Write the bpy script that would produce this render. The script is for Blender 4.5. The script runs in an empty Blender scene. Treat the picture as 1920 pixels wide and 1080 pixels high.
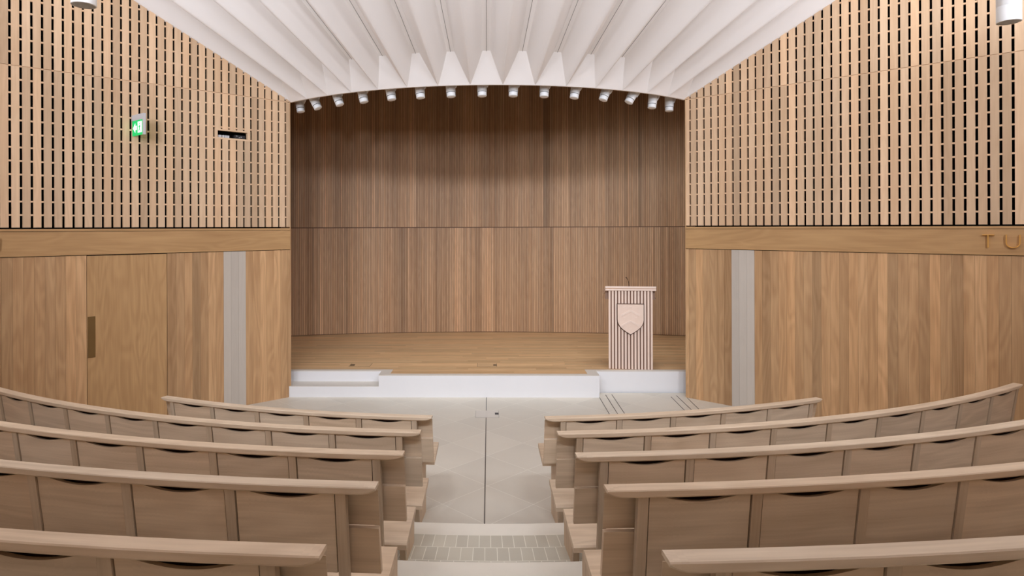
import bpy, bmesh, math, random
from mathutils import Vector, Matrix
random.seed(7)
R = math.radians
COL = bpy.context.scene.collection
EYE = 2.5                 # eye height above the stone floor
CY = 12.77                # common centre of the curved rows and of the ceiling arc
STAGE = 0.327
CR = 12.40               # centre of the curved rows
TH = R(47.7)              # flare of the side walls
WX, WY = 2.91, 9.41       # wall ends beside the stage

# ------------------------------------------------------------------ helpers
class MB:
    """collects faces with wood-grain uv and a per-board tone, builds one mesh object"""
    def __init__(s):
        s.v, s.f, s.uv, s.tone, s.mi = [], [], [], [], []
    def face(s, pts, g=(0, 0, 1), tone=0.0, mi=0, off=(0, 0), uv=None):
        i = len(s.v)
        P = [Vector(p) for p in pts]
        s.v += P
        s.f.append(tuple(range(i, i + len(P))))
        if uv is None:
            g = Vector(g).normalized()
            n = (P[1] - P[0]).cross(P[2] - P[0])
            n = n.normalized() if n.length > 1e-12 else Vector((0, 0, 1))
            a = n.cross(g)
            if a.length < .3:
                a = Vector((1, 0, 0)) if abs(n.x) < .8 else Vector((0, 1, 0))
                g = n.cross(a)
            a.normalize()
            uv = [(p.dot(g) + off[0], p.dot(a) + off[1]) for p in P]
        s.uv.append(uv); s.tone.append(tone); s.mi.append(mi)
    def hexa(s, p, g=(0, 0, 1), tone=0.0, mi=0, off=None):
        if off is None: off = (random.uniform(0, 30), random.uniform(0, 30))
        for q in ((3, 2, 1, 0), (4, 5, 6, 7), (0, 1, 5, 4), (1, 2, 6, 5), (2, 3, 7, 6), (3, 0, 4, 7)):
            s.face([p[k] for k in q], g, tone, mi, off)
    def box(s, a, b, g=(0, 0, 1), tone=0.0, mi=0):
        x0, y0, z0 = a; x1, y1, z1 = b
        s.hexa([(x0, y0, z0), (x1, y0, z0), (x1, y1, z0), (x0, y1, z0),
                (x0, y0, z1), (x1, y0, z1), (x1, y1, z1), (x0, y1, z1)], g, tone, mi)
    def sweep(s, sections, tone=0.0, mi=0, ulen=None):
        """sections: list of closed rings (same count); capped ends"""
        off = (random.uniform(0, 30), random.uniform(0, 30))
        n = len(sections[0]); u = 0
        for k in range(len(sections) - 1):
            A = [Vector(p) for p in sections[k]]; B = [Vector(p) for p in sections[k + 1]]
            du = (B[0] - A[0]).length; v = 0
            for j in range(n):
                j2 = (j + 1) % n; dv = (A[j2] - A[j]).length
                s.face([A[j], A[j2], B[j2], B[j]], tone=tone, mi=mi,
                       uv=[(u + off[0], v + off[1]), (u + off[0], v + dv + off[1]),
                           (u + du + off[0], v + dv + off[1]), (u + du + off[0], v + off[1])])
                v += dv
            u += du
        s.face(list(reversed(sections[0])), tone=tone, mi=mi, off=off)
        s.face(sections[-1], tone=tone, mi=mi, off=off)
    def lathe(s, prof, seg=24, M=None, mi=0, tone=0.0):
        """prof: list of (r, z) bottom to top"""
        M = M or Matrix.Identity(4)
        ring = [[M @ Vector((r * math.cos(2 * math.pi * k / seg), r * math.sin(2 * math.pi * k / seg), z))
                 for k in range(seg)] for r, z in prof]
        for a, b in zip(ring, ring[1:]):
            for k in range(seg):
                k2 = (k + 1) % seg
                s.face([a[k], a[k2], b[k2], b[k]], mi=mi, tone=tone)
        s.face(list(reversed(ring[0])), mi=mi, tone=tone); s.face(ring[-1], mi=mi, tone=tone)
    def tube(s, pts, r, seg=10, mi=0):
        pts = [Vector(p) for p in pts]; rings = []
        for i, p in enumerate(pts):
            d = (pts[min(i + 1, len(pts) - 1)] - pts[max(i - 1, 0)]).normalized()
            a = d.orthogonal().normalized() if i == 0 else (rings_a - d * rings_a.dot(d)).normalized()
            rings_a = a
            b = d.cross(a)
            rings.append([p + (a * math.cos(2 * math.pi * k / seg) + b * math.sin(2 * math.pi * k / seg)) * r for k in range(seg)])
        s.sweep(rings, mi=mi)
    def build(s, name, mats, parent=None, origin=None, smooth=None, merge=True, recalc=True):
        if not isinstance(mats, (list, tuple)): mats = [mats]
        o3 = Vector(origin) if origin else Vector((0, 0, 0))
        me = bpy.data.meshes.new(name)
        me.from_pydata([tuple(v - o3) for v in s.v], [], s.f)
        ul = me.uv_layers.new(name='UVMap')
        li = 0
        for f, uvs in zip(s.f, s.uv):
            for q in uvs:
                ul.data[li].uv = q; li += 1
        at = me.attributes.new('tone', 'FLOAT', 'FACE')
        for i, t in enumerate(s.tone): at.data[i].value = t
        for m in mats: me.materials.append(m)
        for i, p in enumerate(me.polygons): p.material_index = s.mi[i]
        bm = bmesh.new(); bm.from_mesh(me)
        if merge: bmesh.ops.remove_doubles(bm, verts=bm.verts, dist=1e-5)
        if recalc: bmesh.ops.recalc_face_normals(bm, faces=bm.faces)
        bm.to_mesh(me); bm.free()
        if smooth is not None:
            for p in me.polygons: p.use_smooth = True
            me.set_sharp_from_angle(angle=R(smooth))
        o = bpy.data.objects.new(name, me); COL.objects.link(o)
        if parent:
            o.parent = parent
            o.location = o3 - Vector(parent.location) if not parent.parent else o3 - Vector(parent.matrix_world.translation)
        else:
            o.location = o3
        return o

def tag(o, label=None, cat=None, group=None, kind=None):
    if label: o['label'] = label
    if cat: o['category'] = cat
    if group: o['group'] = group
    if kind: o['kind'] = kind
    return o
def empty(name, loc=(0, 0, 0), **k):
    o = bpy.data.objects.new(name, None); COL.objects.link(o); o.location = loc
    o.empty_display_size = .1
    return tag(o, **k)

def pol(r, a, z):                       # a > 0 to the right of the aisle
    return (r * math.sin(a), CY - r * math.cos(a), z)
def polr(r, a, z): return (r * math.sin(a), CR - r * math.cos(a), z)
def wall(s, u, z, off=0.0):             # point on a side wall; off = towards the room
    return (s * (WX + u * math.sin(TH) - off * math.cos(TH)), WY - u * math.cos(TH) - off * math.sin(TH), z)
def wbox(mb, s, u0, u1, z0, z1, o0, o1, g=(0, 0, 1), tone=0.0, mi=0, z1b=None):
    z1b = z1 if z1b is None else z1b
    P = [wall(s, u0, z0, o0), wall(s, u1, z0, o0), wall(s, u1, z0, o1), wall(s, u0, z0, o1),
         wall(s, u0, z1, o0), wall(s, u1, z1b, o0), wall(s, u1, z1b, o1), wall(s, u0, z1, o1)]
    mb.hexa(P, g, tone, mi)
def wdir(s): return (s * math.sin(TH), -math.cos(TH), 0)
def gz(d):                              # rise of the ceiling away from the stage
    if d < 2: return .485 * d
    if d < 6: return .97 + .485 * (d - 2) - .485 / 8 * (d - 2) ** 2
    return 1.94
def zc(u): return 4.355 + gz(max(u, 0))
def tn(a=1.0): return max(-1, min(1, random.gauss(0, .45))) * a

# ------------------------------------------------------------------ materials
def srgb(c):
    return tuple(((x / 255) / 12.92 if x / 255 <= .04045 else ((x / 255 + .055) / 1.055) ** 2.4) for x in c) + (1,)
class NT:
    def __init__(s, name):
        s.m = bpy.data.materials.new(name); s.m.use_nodes = True
        s.t = s.m.node_tree; s.b = s.t.nodes['Principled BSDF']
    def n(s, typ, **k):
        x = s.t.nodes.new(typ)
        for a, v in k.items(): setattr(x, a, v)
        return x
    def l(s, a, b): s.t.links.new(a, b)
    def math(s, op, a, b=None, c=None):
        x = s.n('ShaderNodeMath', operation=op)
        for i, q in enumerate((a, b, c)):
            if q is None: continue
            if isinstance(q, (int, float)): x.inputs[i].default_value = q
            else: s.l(q, x.inputs[i])
        return x.outputs[0]
    def mix(s, fac, a, b, typ='MIX'):
        x = s.n('ShaderNodeMix', data_type='RGBA', blend_type=typ)
        for i, q in ((0, fac), (6, a), (7, b)):
            if isinstance(q, (int, float)): x.inputs[i].default_value = q
            elif isinstance(q, tuple): x.inputs[i].default_value = q
            else: s.l(q, x.inputs[i])
        return x.outputs[2]
def wood(name, dark, light, amt=.22, rough=.5, grain=1.0, hue=.5, spec=.3):
    T = NT(name)
    uv = T.n('ShaderNodeUVMap', uv_map='UVMap')
    def noise(sx, sy, detail, dist=0.0, rgh=.55):
        mp = T.n('ShaderNodeMapping'); mp.inputs['Scale'].default_value = (sx, sy, 1)
        T.l(uv.outputs[0], mp.inputs[0])
        nz = T.n('ShaderNodeTexNoise'); T.l(mp.outputs[0], nz.inputs['Vector'])
        nz.inputs['Scale'].default_value = 1; nz.inputs['Detail'].default_value = detail
        nz.inputs['Distortion'].default_value = dist; nz.inputs['Roughness'].default_value = rgh
        return nz.outputs['Fac']
    fine = noise(2.2, 90, 4, .2)
    mid = noise(.9, 16, 3, .6)
    big = noise(.55, 3.2, 2, .4)
    cath = T.math('MULTIPLY_ADD', T.math('SINE', T.math('MULTIPLY', big, 60)), .5, .5)
    f = T.math('ADD', T.math('MULTIPLY', fine, .42 * grain), T.math('MULTIPLY', mid, .55 * grain))
    f = T.math('ADD', f, T.math('MULTIPLY', cath, .16 * grain))
    f = T.math('SUBTRACT', f, .57 * grain - .5)
    c = T.mix(f, srgb(dark), srgb(light))
    at = T.n('ShaderNodeAttribute', attribute_name='tone')
    tone = at.outputs['Fac']
    val = T.math('MULTIPLY_ADD', tone, amt, 1.0)
    h2 = T.math('FRACT', T.math('MULTIPLY', T.math('ADD', tone, 3.0), 13.7))
    c = T.mix(T.math('MULTIPLY', h2, hue), c, T.mix(1.0, c, (1.0, .90, .80, 1), 'MULTIPLY'))
    vm = T.n('ShaderNodeVectorMath', operation='SCALE')
    T.l(c, vm.inputs[0]); T.l(val, vm.inputs['Scale'])
    T.l(vm.outputs[0], T.b.inputs['Base Color'])
    T.b.inputs['Roughness'].default_value = rough
    T.b.inputs['Specular IOR Level'].default_value = spec
    bp = T.n('ShaderNodeBump'); bp.inputs['Strength'].default_value = .06; bp.inputs['Distance'].default_value = .01
    T.l(fine, bp.inputs['Height']); T.l(bp.outputs[0], T.b.inputs['Normal'])
    return T.m
def plain(name, c, rough=.5, metal=0.0, spec=.4, var=.0, scale=4.0, bump=0.0):
    T = NT(name)
    if var:
        tc = T.n('ShaderNodeTexCoord'); nz = T.n('ShaderNodeTexNoise'); nz.inputs['Scale'].default_value = scale
        nz.inputs['Detail'].default_value = 5
        T.l(tc.outputs['Object'], nz.inputs['Vector'])
        v = T.math('MULTIPLY_ADD', nz.outputs['Fac'], var * 2, 1 - var)
        vm = T.n('ShaderNodeVectorMath', operation='SCALE'); vm.inputs[0].default_value = srgb(c)[:3]
        T.l(v, vm.inputs['Scale']); T.l(vm.outputs[0], T.b.inputs['Base Color'])
    else:
        T.b.inputs['Base Color'].default_value = srgb(c)
    T.b.inputs['Roughness'].default_value = rough; T.b.inputs['Metallic'].default_value = metal
    T.b.inputs['Specular IOR Level'].default_value = spec
    return T.m
def glow(name, c, strength):
    T = NT(name); T.b.inputs['Base Color'].default_value = srgb(c)
    T.b.inputs['Emission Color'].default_value = srgb(c); T.b.inputs['Emission Strength'].default_value = strength
    return T.m
def tiled(name, base, grout, bw, rh, mortar, offset, rough, var=.06, vary=.05):
    """brick pattern over the uv: u along the row, v across rows"""
    T = NT(name)
    uv = T.n('ShaderNodeUVMap', uv_map='UVMap')
    br = T.n('ShaderNodeTexBrick', offset=offset, offset_frequency=2)
    T.l(uv.outputs[0], br.inputs['Vector'])
    b = srgb(base)
    br.inputs['Color1'].default_value = tuple(x * (1 - vary) for x in b[:3]) + (1,)
    br.inputs['Color2'].default_value = tuple(min(1, x * (1 + vary)) for x in b[:3]) + (1,)
    br.inputs['Mortar'].default_value = srgb(grout)
    br.inputs['Scale'].default_value = 1; br.inputs['Mortar Size'].default_value = mortar
    br.inputs['Mortar Smooth'].default_value = .1
    br.inputs['Brick Width'].default_value = bw; br.inputs['Row Height'].default_value = rh
    nz = T.n('ShaderNodeTexNoise'); nz.inputs['Scale'].default_value = 2.3; nz.inputs['Detail'].default_value = 6
    T.l(uv.outputs[0], nz.inputs['Vector'])
    v = T.math('MULTIPLY_ADD', nz.outputs['Fac'], var * 2, 1 - var)
    vm = T.n('ShaderNodeVectorMath', operation='SCALE'); T.l(br.outputs['Color'], vm.inputs[0]); T.l(v, vm.inputs['Scale'])
    T.l(vm.outputs[0], T.b.inputs['Base Color'])
    T.b.inputs['Roughness'].default_value = rough; T.b.inputs['Specular IOR Level'].default_value = .35
    return T.m

M = dict(
    plank=wood('oak_plank', (162, 122, 84), (226, 187, 142), .26, .5, 1.15),
    slat=wood('oak_slat', (204, 170, 136), (242, 213, 180), .22, .5, .8, .6),
    frieze=wood('oak_frieze', (166, 126, 84), (214, 174, 124), .05, .45, .9, .2),
    door=wood('oak_veneer', (166, 126, 84), (220, 180, 130), .05, .45, 1.0, .2),
    grey=wood('grey_boards', (192, 182, 170), (214, 204, 192), .05, .6, .5, 0),
    shade_sheet=plain('gap_shade', (40, 24, 20), .95, spec=.05),
    pew=wood('pew_oak', (180, 157, 132), (232, 213, 189), .09, .5, 1.15, .6, .25),
    rib=wood('ribbed_oak', (166, 128, 96), (226, 188, 150), .22, .5, .9, .7),
    board=wood('stage_boards', (186, 146, 104), (238, 202, 156), .16, .4, .9, .6),
    lect=wood('pale_ash', (230, 204, 188), (248, 230, 217), .05, .5, .5, .3),
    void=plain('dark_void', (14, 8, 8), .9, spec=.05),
    black=plain('black_metal', (18, 16, 16), .4),
    ceil=plain('white_plaster', (238, 231, 226), .7, spec=.2, var=.015, scale=1.5),
    white=plain('white_enamel', (240, 240, 240), .35),
    stonew=plain('white_stone', (237, 236, 237), .5, spec=.3, var=.02, scale=2),
    coping=plain('pale_stone', (216, 208, 198), .5, spec=.3, var=.04, scale=6),
    nosing=plain('limestone', (238, 231, 217), .5, spec=.3, var=.05, scale=5),
    floor=tiled('limestone_slabs', (214, 206, 192), (230, 225, 212), .58, .58, .003, 0.0, .42),
    tile=tiled('small_stone_tiles', (208, 201, 184), (240, 235, 221), .1, .187, .0032, .5, .5, .08, .06),
    groove=plain('groove_metal', (120, 114, 108), .4, .3),
    groove2=plain('dark_groove', (70, 62, 56), .6),
    brass=plain('brass', (244, 190, 104), .3, .45),
    bronze=plain('aged_bronze', (128, 98, 56), .5, .3),
    green=glow('sign_green', (10, 180, 95), .55),
    signw=glow('sign_white', (245, 255, 250), 1.0),
    lens=plain('lamp_lens', (150, 135, 118), .4),
    dev=plain('grey_plastic', (214, 214, 218), .5),
    dev2=plain('dark_plastic', (40, 38, 42), .4),
)

# ------------------------------------------------------------------ floor
mb = MB()
S2 = math.sqrt(2)
def fq(x0, x1, y0, y1, z=0.0):
    P = [(x0, y0, z), (x1, y0, z), (x1, y1, z), (x0, y1, z)]
    mb.face(P, uv=[((p[0] + p[1]) / S2 - 3.79, (p[1] - p[0]) / S2 - 3.797) for p in P])
    B = [(p[0], p[1], z - .1) for p in P]
    mb.face(list(reversed(B)), uv=[(0, 0)] * 4)
fq(-18, 18, -4.2, 9.66)
floor = mb.build('floor', M['floor'])
tag(floor, 'pale limestone floor laid with diagonal slabs in front of the stage', 'floor', kind='structure')
ROW = [7.363, 8.247, 9.110, 9.930, 10.766]        # radius of the camera-side edge of each row's top rail
EDGE = [7.357, 8.250, 9.110, 9.930, 10.766, 11.63, 15.4]
for j in range(6):
    z0 = .163 * j if j else -.02; z1 = .163 * (j + 1)
    n = 60; A = R(37)
    mb = MB(); nb = MB()
    r0, r1, r2 = EDGE[j], EDGE[j] + .19, EDGE[j + 1]
    for k in range(n):
        a, b = -A + 2 * A * k / n, -A + 2 * A * (k + 1) / n
        nb.face([polr(r0, a, z1), polr(r0, b, z1), polr(r1, b, z1), polr(r1, a, z1)])
        nb.face([polr(r0, a, z0), polr(r0, b, z0), polr(r0, b, z1), polr(r0, a, z1)])
        q = [polr(r1, a, z1), polr(r1, b, z1), polr(r2, b, z1), polr(r2, a, z1)]
        mb.face(q, uv=[(a * 9 + .035, 0), (b * 9 + .035, 0), (b * 9 + .035, r2 - r1), (a * 9 + .035, r2 - r1)])
    for a in (-A, A):
        mb.face([polr(r0, a, 0), polr(r2, a, 0), polr(r2, a, z1), polr(r0, a, z1)], uv=[(.02, .02)] * 4)
    t = mb.build('terrace', M['tile'], floor, recalc=False)
    nb.build('nosing', M['nosing'], t, recalc=False)
# joint and platform grooves let into the stone
def strip(name, p, q, w, mat, z=0.0015):
    d = (Vector((q[0], q[1], 0)) - Vector((p[0], p[1], 0))).normalized(); n = Vector((-d.y, d.x, 0)) * w / 2
    P = Vector((p[0], p[1], 0)); Q = Vector((q[0], q[1], 0)); up = Vector((0, 0, z)); dn = Vector((0, 0, -.01))
    m = MB(); m.hexa([P - n + dn, Q - n + dn, Q + n + dn, P + n + dn, P - n + up, Q - n + up, Q + n + up, P + n + up])
    return m.build(name, mat, floor)
strip('floor_joint', (-.015, 9.40), (-.036, 5.06), .011, M['groove'])
for p, q in (((1.641, 9.40), (1.613, 8.0)), ((1.757, 9.543), (1.726, 8.0)), ((1.853, 9.571), (1.820, 8.0)),
             ((2.695, 9.446), (2.66, 8.0)), ((2.795, 9.515), (2.765, 8.0)), ((2.914, 9.395), (2.86, 8.0))):
    strip('floor_groove', p, q, .009, M['groove2'])

# ------------------------------------------------------------------ side walls
SEAM = 4.355
PITCH = .103
NICHE = (.592, 1.084, 3.722, 3.862)
for s, side in ((-1, 'left'), (1, 'right')):
    root = empty('wall_' + side, wall(s, 0, 0), kind='structure', cat='wall',
                 label='%s side wall of oak planks below an openwork oak lattice' % side)
    UM = 5.6
    # dark void behind
    m = MB()
    wbox(m, s, 0, 20, -.05, 7.0, -.16, -.13)
    m.build('backing', M['void'], root)
    # lattice
    m = MB()
    n = int(UM / PITCH)
    edges = [(0.0, .052)] + [(.078 + PITCH * k, .078 + PITCH * k + .077) for k in range(n)]
    for (u0, u1) in edges:
        cut = [(2.512, SEAM - .0035), (SEAM + .0035, None)]
        if s < 0 and u1 > NICHE[0] + .005 and u0 < NICHE[1] - .005:
            cut = [(2.512, NICHE[2]), (NICHE[3], SEAM - .0035), (SEAM + .0035, None)]
        for z0, z1 in cut:
            za = zc(u0) + .02 if z1 is None else z1; zb = zc(u1) + .02 if z1 is None else z1
            if z1 is None and zb - z0 < .03: continue
            za = max(za, z0 + .002)
            wbox(m, s, u0, u1, z0, za, -.032, 0, tone=tn(), z1b=zb)
    for k in range(1, 25):
        z = 2.5 + k * .1546
        ua = 0.0
        if z > 4.33: ua = max(0, (z - 4.345) / .485)
        segs = [(ua, UM)]
        if s < 0 and NICHE[2] - .015 < z < NICHE[3] + .015: segs = [(ua, NICHE[0]), (NICHE[1], UM)]
        for a, b in segs:
            if b - a < .2: continue
            wbox(m, s, a, b, z - .0095, z + .0095, -.03, -.014 if k == 12 else -.006, wdir(s), tone=.4)
    m.build('lattice', M['slat'], root)
    # frieze board
    m = MB()
    wbox(m, s, 0, 19.4, 2.182, 2.462, -.05, .012, wdir(s))
    wbox(m, s, 0, 19.4, 2.467, 2.494, -.05, .018, wdir(s), tone=.6)
    wbox(m, s, 0, 19.4, 2.180, 2.200, -.05, .015, wdir(s), tone=.6)
    m.build('frieze', M['frieze'], root)
    # plank cladding
    m = MB(); gm = MB()
    u = .0; k = 0
    bounds = [(0, .044)] + [(.046 + PITCH * i, .046 + PITCH * (i + 1) - .0013) for i in range(186)]
    for i, (u0, u1) in enumerate(bounds):
        if s < 0:
            if 1.58 < u0 < 1.60: u1 = 1.699
            if 1.68 < u0 < 2.60: continue
            if 2.60 < u0 < 2.70: u0 = 2.612
        tgt = gm if 7 <= i <= 9 else m
        wbox(tgt, s, u0, u1, 0.0, 2.172, -.03, -.001 if tgt is m else .002, tone=tn(1.2))
    wbox(m, s, -.012, -.0005, 0, 5.6, -.16, -.001)
    m.build('cladding', M['plank'], root)
    gm.build('grey_boards', M['grey'], root)
    # plain panelling of the rear part, above the frieze
    m = MB()
    wbox(m, s, UM, 19.5, 2.5, 6.6, -.06, -.002)
    m.build('panelling', M['door'], root)
    if s < 0:
        d = empty('door_1', wall(s, 2.155, 0), kind='structure', cat='door', label='flush oak door set in the plank cladding of the left wall')
        m = MB(); wbox(m, s, 1.704, 2.606, .008, 2.166, -.05, -.006, tone=.1)
        m.build('door_leaf', M['door'], d)
        m = MB(); wbox(m, s, 2.520, 2.600, .93, 1.43, -.008, .0)
        wbox(m, s, 2.530, 2.590, .95, 1.41, -.007, .003)
        tag(m.build('door_handle', M['bronze'], d), 'tall dark bronze pull plate')

# ------------------------------------------------------------------ ceiling of radiating folds
P0 = R(5.49); D = .214
def DD(s): return D + .075 * s
def fold_p(t, s):
    t = abs(t)
    if t <= .11: return 1.0
    pl = (.5 - t) / .39; de = .34 * (1 - math.exp(-s / 1.1))
    return (math.sqrt(pl * pl + de * de) - de) / (math.sqrt(1 + de * de) - de)
def cpos(th, s):
    a = pol(4.43, th, 0); ph = 1.158 * th
    return a[0] + s * math.sin(ph), a[1] - s * math.cos(ph)
T1 = [-.5, -.475, -.45, -.42, -.385, -.34, -.28, -.2, -.11, -.01, .01, .11, .2, .28, .34, .385, .42, .45, .475]
cols = []
for k in range(-7, 8):
    for t in T1: cols.append((k + t, t))
cols.append((7.5, .5))
SM = 20.0
ws = [(i / 38) ** 2.1 for i in range(39)]
grid = []
for kt, t in cols:
    th = P0 * kt
    ss = 0.1
    for _ in range(12): ss = DD(ss) * fold_p(t, ss) / .855
    line = []
    x, y = cpos(th, 0); line.append((x, y, 4.355))
    for w in ws:
        s_ = ss + (SM - ss) * w
        x, y = cpos(th, s_)
        line.append((x, y, 4.355 + gz(s_) + DD(s_) * fold_p(t, s_)))
    grid.append(line)
mb = MB()
for c in range(len(grid) - 1):
    A, B = grid[c], grid[c + 1]
    mid = abs(abs(cols[c][1]) - .01) < 1e-6 and abs(abs(cols[c + 1][1]) - .01) < 1e-6
    for j in range(len(A) - 1):
        if j == 0 and abs(A[0][1] - A[1][1]) < 1e-4 and abs(B[0][1] - B[1][1]) < 1e-4: continue
        mb.face([A[j], B[j], B[j + 1], A[j + 1]])
ceiling = mb.build('ceiling', M['ceil'], smooth=24, recalc=False)
tag(ceiling, 'white plaster ceiling of folds fanning out from above the stage', 'ceiling', kind='structure')
# shadow gap along the crown of every fold
for k in range(-7, 8):
    th = P0 * k; m = MB(); ph = 1.158 * th
    nx, ny = math.cos(ph) * .002, math.sin(ph) * .002
    pr = None
    for i in range(16):
        s_ = .262 + i * .33
        x, y = cpos(th, s_); z = 4.355 + gz(s_) + DD(s_)
        cur = [(x - nx, y - ny, z - .003), (x + nx, y + ny, z - .003), (x + nx, y + ny, z + .01), (x - nx, y - ny, z + .01)]
        if pr: m.hexa([pr[0], pr[1], pr[2], pr[3], cur[0], cur[1], cur[2], cur[3]])
        pr = cur
    m.build('shadow_gap', M['groove'], ceiling)
# back of the ceiling edge and the soffit over the stage
m = MB()
for i in range(30):
    a, b = R(-41.2 + 82.4 * i / 30), R(-41.2 + 82.4 * (i + 1) / 30)
    m.hexa([pol(4.39, a, 4.357), pol(4.39, b, 4.357), pol(4.43, b, 4.357), pol(4.43, a, 4.357),
            pol(4.39, a, 5.7), pol(4.39, b, 5.7), pol(4.40, b, 5.7), pol(4.40, a, 5.7)])
m.build('ceiling_edge', M['ceil'], ceiling)
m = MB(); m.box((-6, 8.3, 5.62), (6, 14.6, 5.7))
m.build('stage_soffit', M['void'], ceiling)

# ------------------------------------------------------------------ stage
mb = MB()
x0, x1, yf, yr = -1.60, 1.64, 9.395, 9.69
rw = .037
def boards(m, xa, xb, ya, yb):
    y = ya; i = 0
    while y < yb - 1e-4:
        y2 = min(y + rw * 2, yb)
        x = xa; 
        while x < xb - 1e-4:
            x2 = min(x + random.uniform(1.0, 2.4), xb)
            if xb - x2 < .3: x2 = xb
            m.box((x, y, STAGE - .03), (x2 - .0008, y2 - .0012, STAGE), (1, 0, 0), tone=tn(1.1))
            x = x2
        y = y2
boards(mb, x0 + .16, x1 - .16, yf + .085, yr + .08)
boards(mb, -5.2, 5.2, yr + .08, 14.4)
stage = empty('floor_stage', (0, 9.4, 0), kind='structure', cat='stage', label='raised oak stage floor with a white stone front')
mb.build('stage_boards', M['board'], stage)
m = MB()
m.box((x0, yf, -.02), (x1, yr + .05, STAGE - .012))                       # centre block
m.box((-3.4, yr, -.02), (x0 + .02, yr + .1, STAGE - .012))
m.box((x1 - .02, yr, -.02), (3.4, yr + .1, STAGE - .012))
m.build('stage_front', M['stonew'], stage)
m = MB(); m.box((-2.985, yf + .002, -.02), (x0, yr, .163 - .006))
st = m.build('step', M['stonew'], stage)
m = MB(); m.box((-2.985, yf + .002, .163 - .006), (x0 - .004, yr, .163)); m.build('step_tread', M['coping'], st)
m = MB()
m.box((x0, yf, STAGE - .012), (x1, yf + .085, STAGE + .001), (1, 0, 0))
m.box((x0, yf + .085, STAGE - .012), (x0 + .16, yr + .08, STAGE + .001))
m.box((x1 - .16, yf + .085, STAGE - .012), (x1, yr + .08, STAGE + .001))
m.box((-3.4, yr, STAGE - .012), (x0, yr + .08, STAGE + .001), (1, 0, 0))
m.box((x1, yr, STAGE - .012), (3.4, yr + .08, STAGE + .001), (1, 0, 0))
m.build('coping', M['coping'], stage)
m = MB(); m.box((-5.2, yr + .1, .0), (5.2, 14.4, STAGE - .032)); m.build('stage_base', M['void'], stage)

# ribbed back wall, a shallow apse
BR = 15.85; BC = 13.27 - BR
def bp(x, z, off=0):
    a = math.asin(x / BR); r = BR - off
    return (r * math.sin(a), BC + r * math.cos(a), z)
back = empty('wall_back', (0, 13.27, 0), kind='structure', cat='wall', label='curved back wall of the stage in narrow dark oak ribs')
for nm, z0, z1 in (('lower_ribs', STAGE + .012, 2.488), ('upper_ribs', 2.506, 5.65)):
    m = MB(); x = -4.9; tone = 0; left = 0
    while x < 4.9:
        if left <= 0:
            tone = tn(1.3); left = random.choice((1, 2, 2, 3, 4, 5))
        left -= 1
        w = .0285
        t_ = tone + tn(.5)
        off = (random.uniform(0, 30), random.uniform(0, 30))
        P = [bp(x, z0, .012), bp(x + w, z0, .012), bp(x + w, z0), bp(x, z0)]
        m.hexa(P + [(p[0], p[1], z1) for p in P], tone=t_, off=off)
        x += .0345
    m.build(nm, M['rib'], back)
m = MB(); x = -5.2
while x < 5.2:
    P = [bp(x, 0, 0), bp(x + .4, 0, 0), bp(x + .4, 0, -.06), bp(x, 0, -.06)]
    m.hexa(P + [(p[0], p[1], 5.65) for p in P]); x += .4
m.build('rib_backing', wood('rib_recess', (96, 66, 48), (128, 94, 70), .1), back)
for s, side in ((-1, 'left'), (1, 'right')):
    m = MB(); m.hexa([(s * 2.93, 9.45, 0), (s * 5.1, 9.45, 0), (s * 5.1, 9.5, 0), (s * 2.93, 9.5, 0)] + [(s * 2.93, 9.45, 5.65), (s * 5.1, 9.45, 5.65), (s * 5.1, 9.5, 5.65), (s * 2.93, 9.5, 5.65)])
    m.hexa([(s * 5.0, 9.5, 0), (s * 5.1, 9.5, 0), (s * 5.1, 13.2, 0), (s * 5.0, 13.2, 0)] + [(s * 5.0, 9.5, 5.65), (s * 5.1, 9.5, 5.65), (s * 5.1, 13.2, 5.65), (s * 5.0, 13.2, 5.65)])
    tag(m.build('wall_stage_' + side, M['rib']), 'oak side wall of the stage on the %s' % side, 'wall', kind='structure')

m = MB(); x = -17.2
while x < 17.2:
    m.box((x, -3.75, -.02), (x + .198, -3.7, 6.6), tone=tn(1.2)); x += .2
tag(m.build('wall_rear', M['plank']), 'oak planked rear wall of the hall', 'wall', kind='structure')
# ------------------------------------------------------------------ pews
BAY = .457
NB = [5, 9, 11, 12, 13]
NAME = ['front', 'second', 'third', 'fourth', 'nearest']
LAB = {
    (0, -1): 'short front-row curved oak pew left of the aisle, nearest the stage',
    (0, 1): 'short front-row curved oak pew right of the aisle, nearest the stage',
    (1, -1): 'second-row curved oak pew left of the aisle, rail sweeping up left below the door',
    (1, 1): 'second-row curved oak pew right of the aisle, its far end seen against the plank wall',
    (2, -1): 'third-row curved oak pew left of the aisle, between second and fourth rows',
    (2, 1): 'third-row curved oak pew right of the aisle, between the second and fourth rows',
    (3, -1): 'fourth-row curved oak pew left of the aisle, just in front of the nearest pew',
    (3, 1): 'fourth-row curved oak pew right of the aisle, just in front of the nearest pew',
    (4, -1): 'nearest curved oak pew at the bottom left, mostly its top rail showing',
    (4, 1): 'nearest curved oak pew at the bottom right, mostly its top rail showing'}
def qz(z): return .012 + .14 * (.963 - z)      # rake of posts and rear panels
def qb(z): return .050 + .22 * (.961 - z)      # the backrest reclines more
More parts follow.
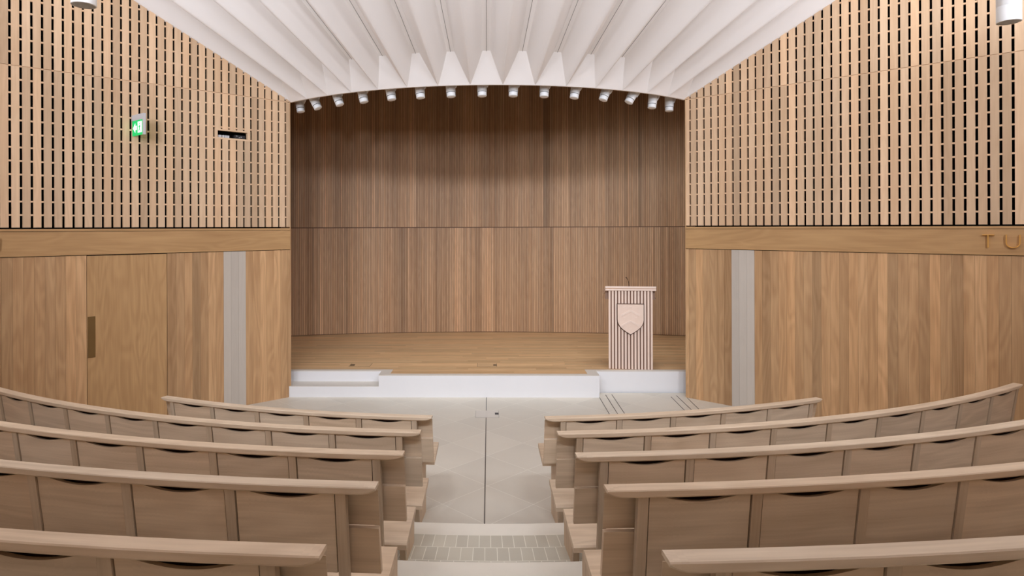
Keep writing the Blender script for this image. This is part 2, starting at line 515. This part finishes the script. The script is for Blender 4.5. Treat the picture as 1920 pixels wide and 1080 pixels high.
def pew(i, s):
    r = ROW[i] + (.012 if s > 0 else -.008); zf = .163 * i; nb = NB[i]
    root = empty('pew', polr(r - .3, s * .9 / r, zf), label=LAB[(i, s)], cat='pew', group='curved oak pews facing the stage')
    a0 = math.asin(.45 / r); ap = math.asin(.592 / r); ab = BAY / r
    a1 = ap + nb * ab + (.075 if i == 1 else .115) / r
    A = lambda a: s * a
    nseg = max(10, nb * 2)
    arc = lambda x0, x1, n: [x0 + (x1 - x0) * k / n for k in range(n + 1)]
    def ring(a, prof): return [polr(r - q, A(a), zf + z) for q, z in prof]
    # top rail
    prof = [(0, .991), (.0, .970), (.007, .963), (.070, .963), (.070, .992), (.066, .995), (.004, .995)]
    secs = []
    for a in [a0, a0 + .012 / r, a0 + .03 / r, a0 + .05 / r] + arc(a0 + .08 / r, a1 - .08 / r, nseg) + [a1 - .05 / r, a1 - .03 / r, a1 - .012 / r, a1]:
        e = min(a - a0, a1 - a) * r
        lift = .018 * max(0, 1 - e / .07) ** 2
        pp = [(q, z + (lift if z < .975 else 0)) for q, z in prof]
        secs.append(ring(a, pp))
    m = MB(); m.sweep(secs, tone=tn(.6)); m.build('top_rail', M['pew'], root, smooth=30)
    # two backrest boards on the stage side
    for z0, z1 in ((.800, .961), (.592, .797)):
        m = MB(); e = .022 if z0 > .7 else -.004
        pf = [(qb(z0) + e, z0), (qb(z1) + e, z1), (qb(z1) + .024, z1), (qb(z0) + .024, z0)]
        m.sweep([ring(a, pf) for a in arc(a0 + .004 / r, a1 + .03 / r, nseg)], tone=tn(.8))
        m.build('backrest_board', M['pew'], root)
    # dark sheet painting in the shade of the scoops and post gaps
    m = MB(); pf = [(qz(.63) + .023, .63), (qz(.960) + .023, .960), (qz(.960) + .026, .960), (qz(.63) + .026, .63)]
    m.sweep([ring(a, pf) for a in arc(ap - .018 / r, ap + nb * ab + .018 / r, nseg)]); m.build('shade_sheet', M['shade_sheet'], root)
    # seat
    dz, dq = (.09, .13) if i == 0 else (0, 0)
    m = MB(); pf = [(.15 + dq, .425 + dz), (.15 + dq, .452 + dz), (.16 + dq, .460 + dz), (.600 + dq, .464 + dz), (.620 + dq, .456 + dz), (.620 + dq, .438 + dz), (.60 + dq, .425 + dz)]
    secs = [[polr(r - q, A(math.asin(.45 / (r - q)) + da), zf + z) for q, z in pf] for da in (0, .1 / r)]
    m.sweep(secs + [ring(a, pf) for a in arc(ap + .05 / r, a1, nseg)], tone=tn(.6)); m.build('seat', M['pew'], root, smooth=30)
    # posts and rear panels
    for k in range(nb + 1):
        a = ap + k * ab
        wd = .041 / 2 / r
        m = MB()
        P = []
        zs = [(.0, qz(0.0)), (.963, qz(.963))]
        for z, q in zs:
            for (dq, da) in ((-.002, -wd), (-.002, wd), (.030, wd), (.030, -wd)):
                P.append(polr(r - q - dq, A(a + da), zf + z))
        m.hexa(P, tone=-1.9 + tn(.6))
        m.build('post', M['pew'], root)
        if k < nb:
            b0 = a + wd + .0055 / r; b1 = a + ab - wd - .0055 / r
            m = MB(); secs = []
            for j in range(17):
                f = j / 16; t = (f - .5) / .40
                dip = .024 * (1 - t * t) ** 1.3 if abs(t) < 1 else 0
                zt = .962 - dip; zb = .625
                pf = [(qz(zb) + .004, zb), (qz(zt) + .004, zt), (qz(zt) + .021, zt), (qz(zb) + .021, zb)]
                secs.append(ring(b0 + (b1 - b0) * f, pf))
            m.sweep(secs, tone=tn(1.0)); m.build('rear_panel', M['pew'], root)
    # slab legs under the seat
    nl = max(3, (nb + 1) // 2)
    for k in range(nl):
        a = ap + .02 / r + (a1 - ap - .2 / r) * k / (nl - 1)
        wd = .018 / r; m = MB(); P = []
        for z in (0.0, .427 + dz):
            for (q, da) in ((.285, -wd), (.285, wd), (.56, wd), (.56, -wd)):
                P.append(polr(r - q, A(a + da), zf + z))
        m.hexa(P, tone=-.3); m.build('leg', M['pew'], root)
for i in range(5):
    for s in (-1, 1): pew(i, s)

# ------------------------------------------------------------------ lectern
LX = 2.203; LY = 9.775
lec = empty('lectern', (LX, LY + .2, STAGE), label='pale slatted wooden lectern with a carved shield standing on the right of the stage', cat='lectern')
m = MB(); m.box((LX - .324, LY + .022, STAGE), (LX + .324, LY + .075, 1.53)); m.box((LX - .22, LY + .07, STAGE), (LX + .22, LY + .40, 1.45)); m.build('body', wood('lectern_core', (126, 96, 80), (150, 118, 100), .03), lec)
m = MB()
for k in range(14):
    x = LX - .3135 + k * .04823
    m.box((x - .0137, LY, STAGE + .004), (x + .0137, LY + .035, 1.53), tone=tn(.6))
m.build('slatted_front', M['lect'], lec)
def desk(xh, y0, y1, z0, z1):           # boards of the desk fall towards the speaker
    m = MB(); k = .24
    P = [(LX - xh, y0, z0), (LX + xh, y0, z0), (LX + xh, y1, z0 - k * (y1 - y0)), (LX - xh, y1, z0 - k * (y1 - y0))]
    m.hexa(P + [(p[0], p[1], p[2] + z1 - z0) for p in P], (1, 0, 0)); return m
desk(.378, LY - .02, LY + .34, 1.530, 1.556).build('desk_top', M['lect'], lec)
desk(.37, LY - .012, LY + .33, 1.554, 1.568).build('shadow_gap', M['rib'], lec)
desk(.378, LY - .02, LY + .34, 1.566, 1.594).build('desk_top', M['lect'], lec)
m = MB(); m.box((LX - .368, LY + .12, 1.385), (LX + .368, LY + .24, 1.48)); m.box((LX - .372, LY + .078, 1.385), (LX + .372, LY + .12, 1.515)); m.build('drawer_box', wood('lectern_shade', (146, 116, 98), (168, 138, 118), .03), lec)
def shield(sc, zo=0):
    top, tip, hw, zst = 1.319, .866, .1925, 1.10
    rs = [(hw, 1.09), (.188, 1.052), (.176, 1.018), (.157, .987), (.130, .957), (.099, .931), (.064, .907), (.030, .885), (0, tip)]
    pts = [(-hw, top), (hw, top)] + rs + [(-x, z) for x, z in reversed(rs[:-1])]
    cz = 1.12
    return [(LX - .003 + x * sc, cz + (z - cz) * sc) for x, z in pts]
def prism(m, pts, y0, y1, g=(0, 0, 1), tone=0):
    m.face([(x, y0, z) for x, z in pts], g, tone)
    m.face([(x, y1, z) for x, z in reversed(pts)], g, tone)
    for (a, b) in zip(pts, pts[1:] + pts[:1]):
        m.face([(a[0], y0, a[1]), (a[0], y1, a[1]), (b[0], y1, b[1]), (b[0], y0, b[1])], g, tone)
m = MB(); prism(m, shield(1.06), LY - .010, LY + .002); m.build('shield_backing', wood('shield_edge', (70, 48, 36), (92, 64, 48), .03), lec)
m = MB(); prism(m, shield(1.0), LY - .032, LY - .010, tone=-.3); sh = m.build('shield', M['lect'], lec)
m = MB()
for zc_ in (1.205, 1.045):
    for sg in (-1, 1):
        c = LX - .003
        P = [(c, zc_ + .035), (c + sg * .135, zc_ - .035), (c + sg * .135, zc_ - .066), (c, zc_ + .004)]
        prism(m, P, LY - .0375, LY - .031)
m.build('chevron', M['lect'], sh)
bird = [(-.026, .004), (-.016, .012), (-.006, .007), (.006, .010), (.028, .020), (.016, .004), (.026, -.010), (.008, -.007), (-.004, -.014), (-.014, -.006)]
for bx, bz in ((-.10, 1.275), (0, 1.283), (.10, 1.275), (-.085, 1.12), (.085, 1.12), (0, .945)):
    m = MB(); prism(m, [(LX - .003 + bx + x * .8, bz + z * .8) for x, z in bird], LY - .0355, LY - .031); m.build('carved_bird', M['lect'], sh)
m = MB(); m.tube([(LX - .02 + .012, LY + .12, 1.55), (LX - .02 + .008, LY + .12, 1.64), (LX - .03, LY + .11, 1.69), (LX - .047, LY + .09, 1.715)], .004)
m.tube([(LX - .047, LY + .09, 1.715), (LX - .060, LY + .075, 1.722)], .007)
m.build('microphone', M['black'], lec)
m = MB(); m.tube([(LX + .35, LY + .1, 1.51), (LX + .372, LY + .1, 1.46), (LX + .360, LY + .1, 1.43), (LX + .386, LY + .1, 1.40)], .005)
m.build('cable', M['black'], lec)

lec.rotation_euler.z = R(-6)
# ------------------------------------------------------------------ things let into the floors
def hatch(name, xa, xb, ya, yb, z, notch, mat, label, group):
    t = empty(name, ((xa + xb) / 2, (ya + yb) / 2, z), label=label, cat='floor box', group=group)
    m = MB(); m.box((xa, ya, z - .004), (xb, yb, z + .0012), (1, 0, 0)); m.build('rim', M['groove'] if z < .1 else M['groove2'], t)
    m = MB(); m.box((xa + .0035, ya + .002, z - .003), (xb - .0035, yb - .002, z + .002), (1, 0, 0)); m.build('lid', mat, t)
    m = MB(); m.box((notch[0], notch[2], z), (notch[1], notch[3], z + .003)); m.build('notch', M['black'], t)
hatch('floor_box', -.161, .150, 8.40, 8.72, 0, (.098, .148, 8.53, 8.62), M['coping'], 'stone-lidded floor box in front of the stage, on the aisle joint', 'floor boxes')
hatch('floor_box', -.155, .152, 9.955, 10.215, STAGE + .0005, (.095, .148, 10.04, 10.11), M['board'], 'oak-lidded floor box at the middle of the stage front', 'floor boxes')
hatch('floor_box', -2.165, -1.835, 9.955, 10.215, STAGE + .0005, (-2.16, -2.09, 10.03, 10.11), M['board'], 'oak-lidded floor box on the left of the stage', 'floor boxes')

# ------------------------------------------------------------------ exit sign on the left lattice
nl = Vector((.793, -.609, 0)); ul = Vector((-.609, -.793, 0))
sb = Vector(wall(-1, 2.10, 3.66, 0))
sign = empty('exit_sign', sb, label='lit green exit sign with white arrow projecting from the left lattice', cat='sign')
def sbox(m, l0, l1, w0, w1, z0, z1, mi=0):
    P = []
    for z in (z0, z1):
        for l, w in ((l0, w0), (l1, w0), (l1, w1), (l0, w1)):
            p = sb + nl * l + ul * w; P.append((p.x, p.y, sb.z + z))
    m.hexa(P, mi=mi)
SL = .32
m = MB(); sbox(m, 0, SL, -.016, .016, .185, .258); m.build('housing', M['dev'], sign)
m = MB(); sbox(m, SL - .02, SL, -.015, .015, -.004, .185); m.build('end_cap', M['dev'], sign)
m = MB(); sbox(m, 0.012, SL - .02, -.008, .010, 0, .185); m.build('panel', M['green'], sign)
def spoly(pts):
    m = MB()
    f = [sb + nl * (l * .79) + ul * .0125 for l, z in pts]; b = [sb + nl * (l * .79) + ul * .0100 for l, z in pts]
    F = [(p.x, p.y, sb.z + q[1]) for p, q in zip(f, pts)]; B = [(p.x, p.y, sb.z + q[1]) for p, q in zip(b, pts)]
    m.face(F); m.face(list(reversed(B)))
    for k in range(len(F)):
        k2 = (k + 1) % len(F); m.face([F[k], F[k2], B[k2], B[k]])
    return m
spoly([(.045, .092), (.115, .150), (.115, .118), (.165, .118), (.165, .068), (.115, .068), (.115, .036)]).build('arrow', M['signw'], sign)
door_p = spoly([(.205, .030), (.335, .030), (.335, .165), (.205, .165)]).build('doorway', M['signw'], sign)
def spoly2(pts):
    m = MB()
    f = [sb + nl * (l * .79) + ul * .0150 for l, z in pts]; b = [sb + nl * (l * .79) + ul * .0125 for l, z in pts]
    F = [(p.x, p.y, sb.z + q[1]) for p, q in zip(f, pts)]; B = [(p.x, p.y, sb.z + q[1]) for p, q in zip(b, pts)]
    m.face(F); m.face(list(reversed(B)))
    for k in range(len(F)):
        k2 = (k + 1) % len(F); m.face([F[k], F[k2], B[k2], B[k]])
    return m
run = [(.252, .112), (.232, .092), (.238, .086), (.258, .100), (.262, .080), (.240, .052), (.218, .050), (.218, .042), (.246, .042), (.272, .068), (.284, .040), (.284, .032), (.292, .032), (.290, .062), (.280, .086), (.284, .104), (.300, .092), (.306, .098), (.284, .120)]
spoly2(run).build('running_figure', M['green'], door_p)
spoly2([(.268 + .011 * math.cos(k * .785), .136 + .011 * math.sin(k * .785)) for k in range(8)]).build('figure_head', M['green'], door_p)

# ------------------------------------------------------------------ equipment niche on the left lattice
nroot = empty('equipment_niche', wall(-1, .84, 3.722), label='slot niche with oak frame cut into the left lattice, holding small equipment', cat='niche')
s = -1; U0, U1, Z0, Z1 = NICHE
m = MB(); d_ = wdir(s)
wbox(m, s, U0, U1, Z0, Z0 + .024, -.05, .004, d_, .3); wbox(m, s, U0, U1, Z1 - .021, Z1, -.05, .004, d_, .3)
wbox(m, s, U0, U0 + .041, Z0 + .024, Z1 - .021, -.05, .004, (0, 0, 1), .3); wbox(m, s, U1 - .036, U1, Z0 + .024, Z1 - .021, -.05, .004, (0, 0, 1), .3)
m.build('frame', M['slat'], nroot)
m = MB(); wbox(m, s, U0 + .02, U1 - .02, Z0 + .018, Z1 - .018, -.125, -.115); m.build('back_plate', M['void'], nroot)
t = empty('control_module', wall(-1, .95, 3.746), label='row of four small pale blocks at the near end of the wall niche', cat='equipment')
for k, (a, b) in enumerate(((.985, 1.032), (.945, .972), (.910, .935), (.878, .904))):
    m = MB(); wbox(m, s, a, b, 3.7465, 3.783, -.10, -.03); m.build('block', M['dev'], t)
m = MB(); wbox(m, s, .655, .80, 3.7465, 3.80, -.11, -.035); t = m.build('audio_device', M['dev2'], None)
tag(t, 'dark small device at the far end of the wall niche', 'equipment')
m = MB()
for a, zz, w in ((.73, 3.765, .012), (.765, 3.785, .015), (.70, 3.775, .018)): wbox(m, s, a, a + w, zz, zz + .006, -.035, -.031)
m.build('dial', M['dev'], t)

# ------------------------------------------------------------------ brass letters on the frieze
def wpoly(m, s, pts, o0, o1):           # pts (u, z) extruded off the wall
    F = [wall(s, u, z, o1) for u, z in pts]; B = [wall(s, u, z, o0) for u, z in pts]
    m.face(F); m.face(list(reversed(B)))
    for k in range(len(F)):
        k2 = (k + 1) % len(F); m.face([F[k], F[k2], B[k2], B[k]])
O0, O1 = .010, .048
m = MB(); wbox(m, 1, 3.410, 3.512, 2.394, 2.401, O0, O1); wbox(m, 1, 3.455, 3.464, 2.261, 2.396, O0, O1)
tag(m.build('brass_letter', M['brass'], None, wall(1, 3.46, 2.33)), 'brass letter T standing off the right oak frieze', 'letter', 'brass letters on the frieze')
m = MB(); path = [(3.612, 2.401), (3.612, 2.315)]
for k in range(1, 13):
    a = math.pi + math.pi * k / 12; path.append((3.668 + .056 * math.cos(a), 2.317 + .054 * math.sin(a)))
path += [(3.724, 2.401)]
th_ = .0045
for (u0, z0), (u1, z1) in zip(path, path[1:]):
    du, dz = u1 - u0, z1 - z0; L = math.hypot(du, dz); nu, nz = -dz / L * th_, du / L * th_
    wpoly(m, 1, [(u0 - nu, z0 - nz), (u1 - nu, z1 - nz), (u1 + nu, z1 + nz), (u0 + nu, z0 + nz)], O0, O1)
tag(m.build('brass_letter', M['brass'], None, wall(1, 3.67, 2.33)), 'brass letter U beside the T on the right oak frieze', 'letter', 'brass letters on the frieze')
m = MB(); wbox(m, -1, 3.462, 3.471, 2.261, 2.401, O0, O1)
tag(m.build('brass_letter', M['bronze'], None, wall(-1, 3.466, 2.33)), 'upright brass letter stroke on the left oak frieze, cut by the photo edge', 'letter', 'brass letters on the frieze')

# ------------------------------------------------------------------ spotlights under the ceiling edge
SP = [(-42.0, 10), (-36.07, 27), (-29.9, 20), (-24.05, 13), (-18.02, 11), (-12.25, 7), (-6.49, 4), (-.8, 1),
      (4.86, -2), (10.63, -3), (16.46, -10), (22.51, -20), (28.47, -28), (34.76, -7), (40.3, -2)]
ORD = ['leftmost', 'second from left', 'third from left', 'fourth from left', 'fifth from left', 'sixth from left', 'seventh from left', 'middle one, eighth from left',
       'seventh from right', 'sixth from right', 'fifth from right', 'fourth from right', 'third from right', 'second from right', 'rightmost']
for k, (deg, tilt) in enumerate(SP):
    zb = 4.215 if k in (13, 14) else 4.25
    p = Vector(pol(4.2, R(deg), zb))
    t = empty('spotlight', p, label='white track spotlight under the ceiling edge, %s of the row' % ORD[k], cat='spotlight', group='spotlights under the ceiling edge')
    Mx = Matrix.Translation(p) @ Matrix.Rotation(R(-tilt), 4, 'Y') @ Matrix.Rotation(R(-6), 4, 'X')
    m = MB(); m.lathe([(.050, .0), (.060, .006), (.060, .055)], M=Mx); m.build('snoot', M['white'], t, smooth=35)
    m = MB(); m.lathe([(.0585, .054), (.0585, .063)], M=Mx); m.build('ring', M['black'], t, smooth=35)
    m = MB(); m.lathe([(.064, .062), (.064, .24), (.056, .25)], M=Mx); m.build('can', M['white'], t, smooth=35)
    sg = 1
    m = MB()
    q = Mx @ Vector((.055, 0, .13)); q2 = Mx @ Vector((.055, 0, .20))
    top = Vector((p.x + .105, p.y + .02, p.z + .40))
    m.tube([q, q.lerp(q2, .5) + Vector((.028, 0, .02)), top], .022, 10)
    m.box((top.x - .03, top.y - .05, top.z - .02), (top.x + .03, top.y + .05, 5.63))
    m.build('bracket', M['white'], t, smooth=40)

# ------------------------------------------------------------------ pendant cylinders
def pend(deg): return Vector(pol(9.12, R(deg), 3.883))
for deg, lab in ((0, 'white cylinder pendant lamp cut by the top edge at the left'), (1, 'white cylinder pendant lamp hanging at the top right corner')):
    p = Vector(((-2.487, 3.9, 3.872), (3.55, 4.42, 3.882))[deg])
    t = empty('pendant_lamp', p, label=lab, cat='pendant lamp', group='white cylinder pendant lamps')
    m = MB()
    seg = 36; prof = [(.060, .05), (.064, .0), (.070, .002), (.070, .105), (.0688, .108), (.070, .111), (.070, .62), (.02, .63)]
    rings = [[(p.x + r * math.cos(2 * math.pi * k / seg), p.y + r * math.sin(2 * math.pi * k / seg), p.z + z) for k in range(seg)] for r, z in prof]
    for a, b in zip(rings, rings[1:]):
        for k in range(seg):
            k2 = (k + 1) % seg; m.face([a[k], a[k2], b[k2], b[k]])
    m.face(rings[-1]); m.build('shade', M['white'], t, smooth=35)
    m = MB(); m.lathe([(.060, .045), (.060, .055)], 28, Matrix.Translation(p)); m.build('lens', M['lens'], t)
    m = MB(); m.lathe([(.009, .62), (.009, 2.6)], 12, Matrix.Translation(p)); m.build('stem', M['white'], t, smooth=40)

# ------------------------------------------------------------------ light
DOWN, UP, SKY, STAGE_FILL, STG, REAR_FILL, WALL_FILL = 12, 80, .3, 450, 12, 300, 330
WB = (.915, 1.0, 1.13)
def spot(p, aim, e, size=150, blend=1.0, rad=.12, col=(1, .98, .97)):
    l = bpy.data.lights.new('lamp_or_fill', 'SPOT'); l.energy = e; l.spot_size = R(size); l.spot_blend = blend; l.shadow_soft_size = rad; l.color = tuple(c * k for c, k in zip(col, WB))
    o = bpy.data.objects.new('lamp_or_fill', l); COL.objects.link(o); o.location = p
    o.rotation_euler = Vector(aim).to_track_quat('-Z', 'Y').to_euler()
    return o
for deg in (-29, -16, -3, 10, 23.1, 36):
    p = pend(deg); inw = Vector((-math.sin(R(deg)), math.cos(R(deg)), 0))
    c = 1.0 if -20 < deg < 25 else .3
    if c == 1: spot(p - Vector((0, 0, .16)), inw * .35 + Vector((0, 0, -1)), DOWN, 160, .6, .06)
    spot(p + Vector((0, 0, .7)), inw * .7 + Vector((0, 0, .7)), UP * (.45 if c == 1 else 1.1), 140, 1.0, .15)
# ring of unseen fill lights added behind the camera for the near rows
for deg in (-50, -32, -14, 4, 22, 40, 54):
    spot(pol(13.6, R(deg), 4.2), (-math.sin(R(deg)) * .5, .5, 1), REAR_FILL, 165, 1.0, .15)
# unseen fill lights added to brighten the lattice
for s in (-1, 1):
    p = Vector((s * 4.3, -.5, 4.6)); spot(p, Vector((s * 5.2, 7.4, 4.5)) - p, WALL_FILL, 58, 1.0, .3)
# unseen fill lights added high at the back to brighten stage and front rows
for x in (-4.5, -1.6, 1.6, 4.5):
    p = Vector((x * .8, -1.0, 6.1)); spot(p, Vector((x * .35, 10.6, 1.2)) - p, STAGE_FILL, 60, 1.0, .4)
# the row of spotlights under the ceiling edge, stronger at the right end
for k in range(15):
    a = R(SP[k][0]); p = Vector(pol(4.16, a, 4.2))
    if k == 14: spot(p, (.06, .95, -.75), STG * 7, 110, 1.0, .05, (1, .95, .82))
    else: spot(p, (-math.sin(a) * .25, .55, -1), STG * (2.2 if k == 13 else 1.3 if k > 10 else 1), 95, 1.0, .05, (1, .95, .86))
w = bpy.data.worlds.new('World'); bpy.context.scene.world = w; w.use_nodes = True
w.node_tree.nodes['Background'].inputs[0].default_value = WB + (1,)
w.node_tree.nodes['Background'].inputs[1].default_value = SKY

# ------------------------------------------------------------------ camera
cam = bpy.data.cameras.new('camera'); co = bpy.data.objects.new('camera', cam); COL.objects.link(co)
cam.sensor_width = 36; cam.sensor_fit = 'HORIZONTAL'; cam.lens = 36 * 1200 / 1920
cam.shift_x = (960 - 890) / 1920; cam.shift_y = -(540 - 425.95) / 1920
cam.clip_start = .05
psi = R(1.0)
fw = Vector((-math.sin(psi), math.cos(psi), 0)); rt = Vector((math.cos(psi), math.sin(psi), 0)); up = Vector((0, 0, 1))
ro = .0032
r2 = rt * math.cos(ro) - up * math.sin(ro); u2 = up * math.cos(ro) + rt * math.sin(ro)
Mc = Matrix((r2, u2, -fw)).transposed().to_4x4(); Mc.translation = (-.015, 0, EYE)
co.matrix_world = Mc
sc = bpy.context.scene; sc.camera = co
vs = sc.view_settings
vs.view_transform = 'Standard'; vs.look = 'None'; vs.gamma = 1; vs.exposure = .66; vs.use_curve_mapping = False
